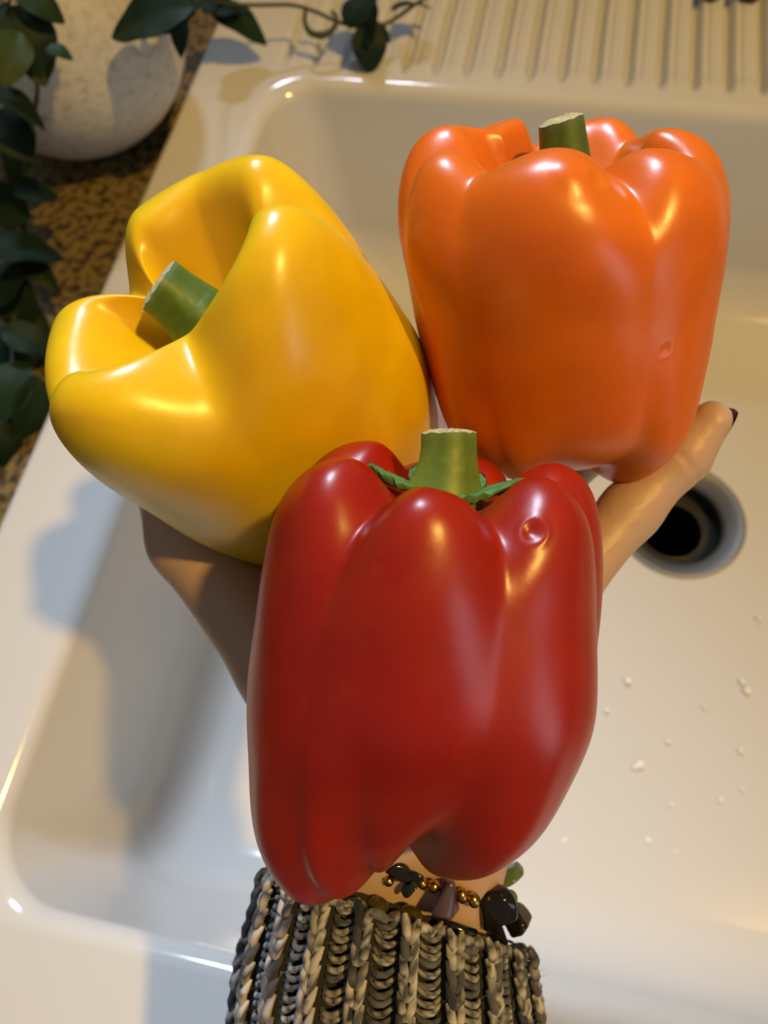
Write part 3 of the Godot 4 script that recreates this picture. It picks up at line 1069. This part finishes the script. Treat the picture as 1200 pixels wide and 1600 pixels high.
func build_plant() -> void:
	var glaze := triplanar(plain(Color.WHITE, 0.45), 6.0)
	glaze.albedo_texture = noise_texture(31, 0.035, 512, 5, ramp([[0.0, lin(0.18, 0.16, 0.13)], [0.25, lin(0.40, 0.38, 0.34)], [0.42, lin(0.52, 0.50, 0.46)], [1.0, lin(0.58, 0.56, 0.52)]]))
	build_pot(glaze, plain(lin(0.02, 0.012, 0.008), 0.95))
	var plant := thing("trailing_houseplant", "trailing houseplant with dark green oval leaves spilling from the white pot", "houseplant")
	var tones := []
	for c in [lin(0.005, 0.016, 0.004), lin(0.009, 0.026, 0.006), lin(0.028, 0.045, 0.006), lin(0.005, 0.018, 0.010)]:
		var m := plain(c, 0.55)
		m.metallic_specular = 0.28
		m.vertex_color_use_as_albedo = true
		m.backlight_enabled = true
		m.backlight = c * 0.4
		tones.append(m)
	var shapes := [leaf_mesh(0.62, 0.16, 0.35, 0.80), leaf_mesh(0.85, 0.12, 0.5, 0.85), leaf_mesh(0.48, 0.22, 0.25, 0.75)]
	# [px, py, depth, length px, angle of the tip, lean to the eye, shape, tone]
	for q in [
		[45, 62, 0.50, 92, -60, 20, 1, 0], [92, 80, 0.495, 36, -10, 10, 1, 1], [18, 88, 0.49, 82, -100, -10, 0, 2], [62, 4, 0.49, 70, -25, 25, 0, 1],
		[18, 158, 0.50, 95, -25, 15, 0, 0], [58, 104, 0.51, 46, -70, 0, 1, 2], [26, 250, 0.52, 84, -95, 10, 2, 2], [56, 298, 0.50, 56, 20, 30, 1, 3],
		[36, 388, 0.50, 96, 8, 15, 1, 3], [62, 425, 0.51, 70, -48, 0, 2, 0], [46, 530, 0.50, 72, -15, 20, 0, 3], [8, 606, 0.49, 96, 70, 10, 1, 1],
		[44, 648, 0.495, 108, -108, 10, 2, 1], [6, 696, 0.49, 66, -60, 20, 1, 0], [24, 474, 0.52, 90, -80, 10, 0, 0], [4, 12, 0.50, 60, 80, 10, 1, 1],
		[16, 205, 0.53, 80, -50, 0, 1, 0], [6, 320, 0.51, 70, 160, 0, 1, 1], [4, 440, 0.51, 80, 60, 0, 1, 0], [20, 330, 0.52, 60, -70, 20, 0, 3], [10, 545, 0.52, 70, 120, 0, 1, 3],
		[230, 26, 0.515, 128, 186, 12, 0, 0], [280, 10, 0.53, 96, 70, 20, 1, 0], [276, 44, 0.56, 70, -78, 10, 2, 0], [372, 32, 0.665, 88, -25, 10, 0, 1],
		[347, 6, 0.65, 60, 30, 20, 1, 0], [572, 36, 0.66, 66, 100, 20, 1, 0], [562, 12, 0.66, 60, 60, 0, 1, 0], [577, 74, 0.665, 58, -80, 20, 1, 0],
		[642, 6, 0.67, 56, 20, 10, 1, 0], [262, 2, 0.52, 84, 150, 10, 0, 1], [590, 50, 0.67, 40, -20, 0, 1, 3], [50, 490, 0.53, 60, -40, 0, 2, 0], [8, 652, 0.52, 80, -90, 0, 1, 0]]:
		var d: float = q[2]
		if q[0] < 120 and q[1] > 350:
			d += 0.055
		elif q[0] < 120 and q[1] > 230:
			d += 0.08
		var size: float = q[3] / FOCAL * d * 1.18
		var bas := eye.basis * Basis(Vector3(0, 0, 1), deg_to_rad(q[4])) * Basis(Vector3(0, 1, 0), deg_to_rad(q[5])) * Basis(Vector3(1, 0, 0), deg_to_rad(68.0 + 14.0 * rng.randfn()))
		put("leaf", shapes[q[6]], tones[q[7]], plant, Transform3D(bas * Basis.from_scale(Vector3.ONE * size), view(q[0], q[1], d)))
	var bark := plain(lin(0.03, 0.035, 0.012), 0.6)
	# the crown over the pot, from which the runners hang
	for k in 26:
		var a := TAU * k * 0.381
		var out := 0.025 + 0.075 * sqrt(k / 26.0)
		var spot := Vector3(-0.400 + cos(a) * out, 0.235 - 0.055 * k / 26.0 + 0.01 * rng.randfn(), -0.550 + sin(a) * out)
		var lie := Basis(Vector3.UP, -a) * Basis(Vector3(0, 0, 1), -0.35 - 0.3 * rng.randf()) * Basis(Vector3(1, 0, 0), 0.3 * rng.randfn())
		put("leaf", shapes[k % 2], tones[k % 4], plant, Transform3D(lie * Basis.from_scale(Vector3.ONE * (0.034 + 0.012 * rng.randf())), spot))
		var st := Build.new()
		tube(st, spline([Vector3(-0.400 + cos(a) * 0.015, 0.150, -0.545 + sin(a) * 0.015), Vector3(-0.400 + cos(a) * out * 0.5, spot.y + 0.006, -0.548 + sin(a) * out * 0.5), spot], 5), [0.0013, 0.0013, 0.0013, 0.0012, 0.0012, 0.0012, 0.0011, 0.0011, 0.001, 0.001, 0.0009], 6, [Color.WHITE])
		put("stem", st.mesh(), bark, plant)
	for path in [
		[Vector3(-0.405, 0.150, -0.535), Vector3(-0.40, 0.205, -0.50), [20, -60, 0.48], [34, 15, 0.495], [48, 60, 0.505], [52, 110, 0.51], [58, 150, 0.52], [40, 240, 0.59], [30, 330, 0.60], [28, 430, 0.585], [20, 520, 0.575], [18, 640, 0.56], [10, 720, 0.555]],
		[Vector3(-0.392, 0.150, -0.548), Vector3(-0.37, 0.20, -0.56), [220, -60, 0.53], [300, 4, 0.60], [320, -2, 0.63], [352, 6, 0.65], [400, 8, 0.66], [455, 8, 0.665], [492, 18, 0.668], [528, 34, 0.67], [560, 42, 0.67], [600, 38, 0.672], [625, 24, 0.672], [650, 6, 0.672], [690, -20, 0.672]],
		[[478, 14, 0.668], [476, 32, 0.668], [484, 50, 0.668], [503, 55, 0.668], [520, 46, 0.668], [526, 28, 0.668], [518, 18, 0.668]]]:
		var pts := []
		for p in path:
			pts.append(p if p is Vector3 else view(p[0], p[1], p[2]))
		var fine := spline(pts, 6)
		var rad := []
		for k in fine.size():
			rad.append(0.0016 if path.size() > 7 else 0.0032 - 0.0018 * absf(k / 18.0 - 1.0))
		var b := Build.new()
		tube(b, fine, rad, 8, [Color.WHITE])
		put("stem", b.mesh(), bark, plant)
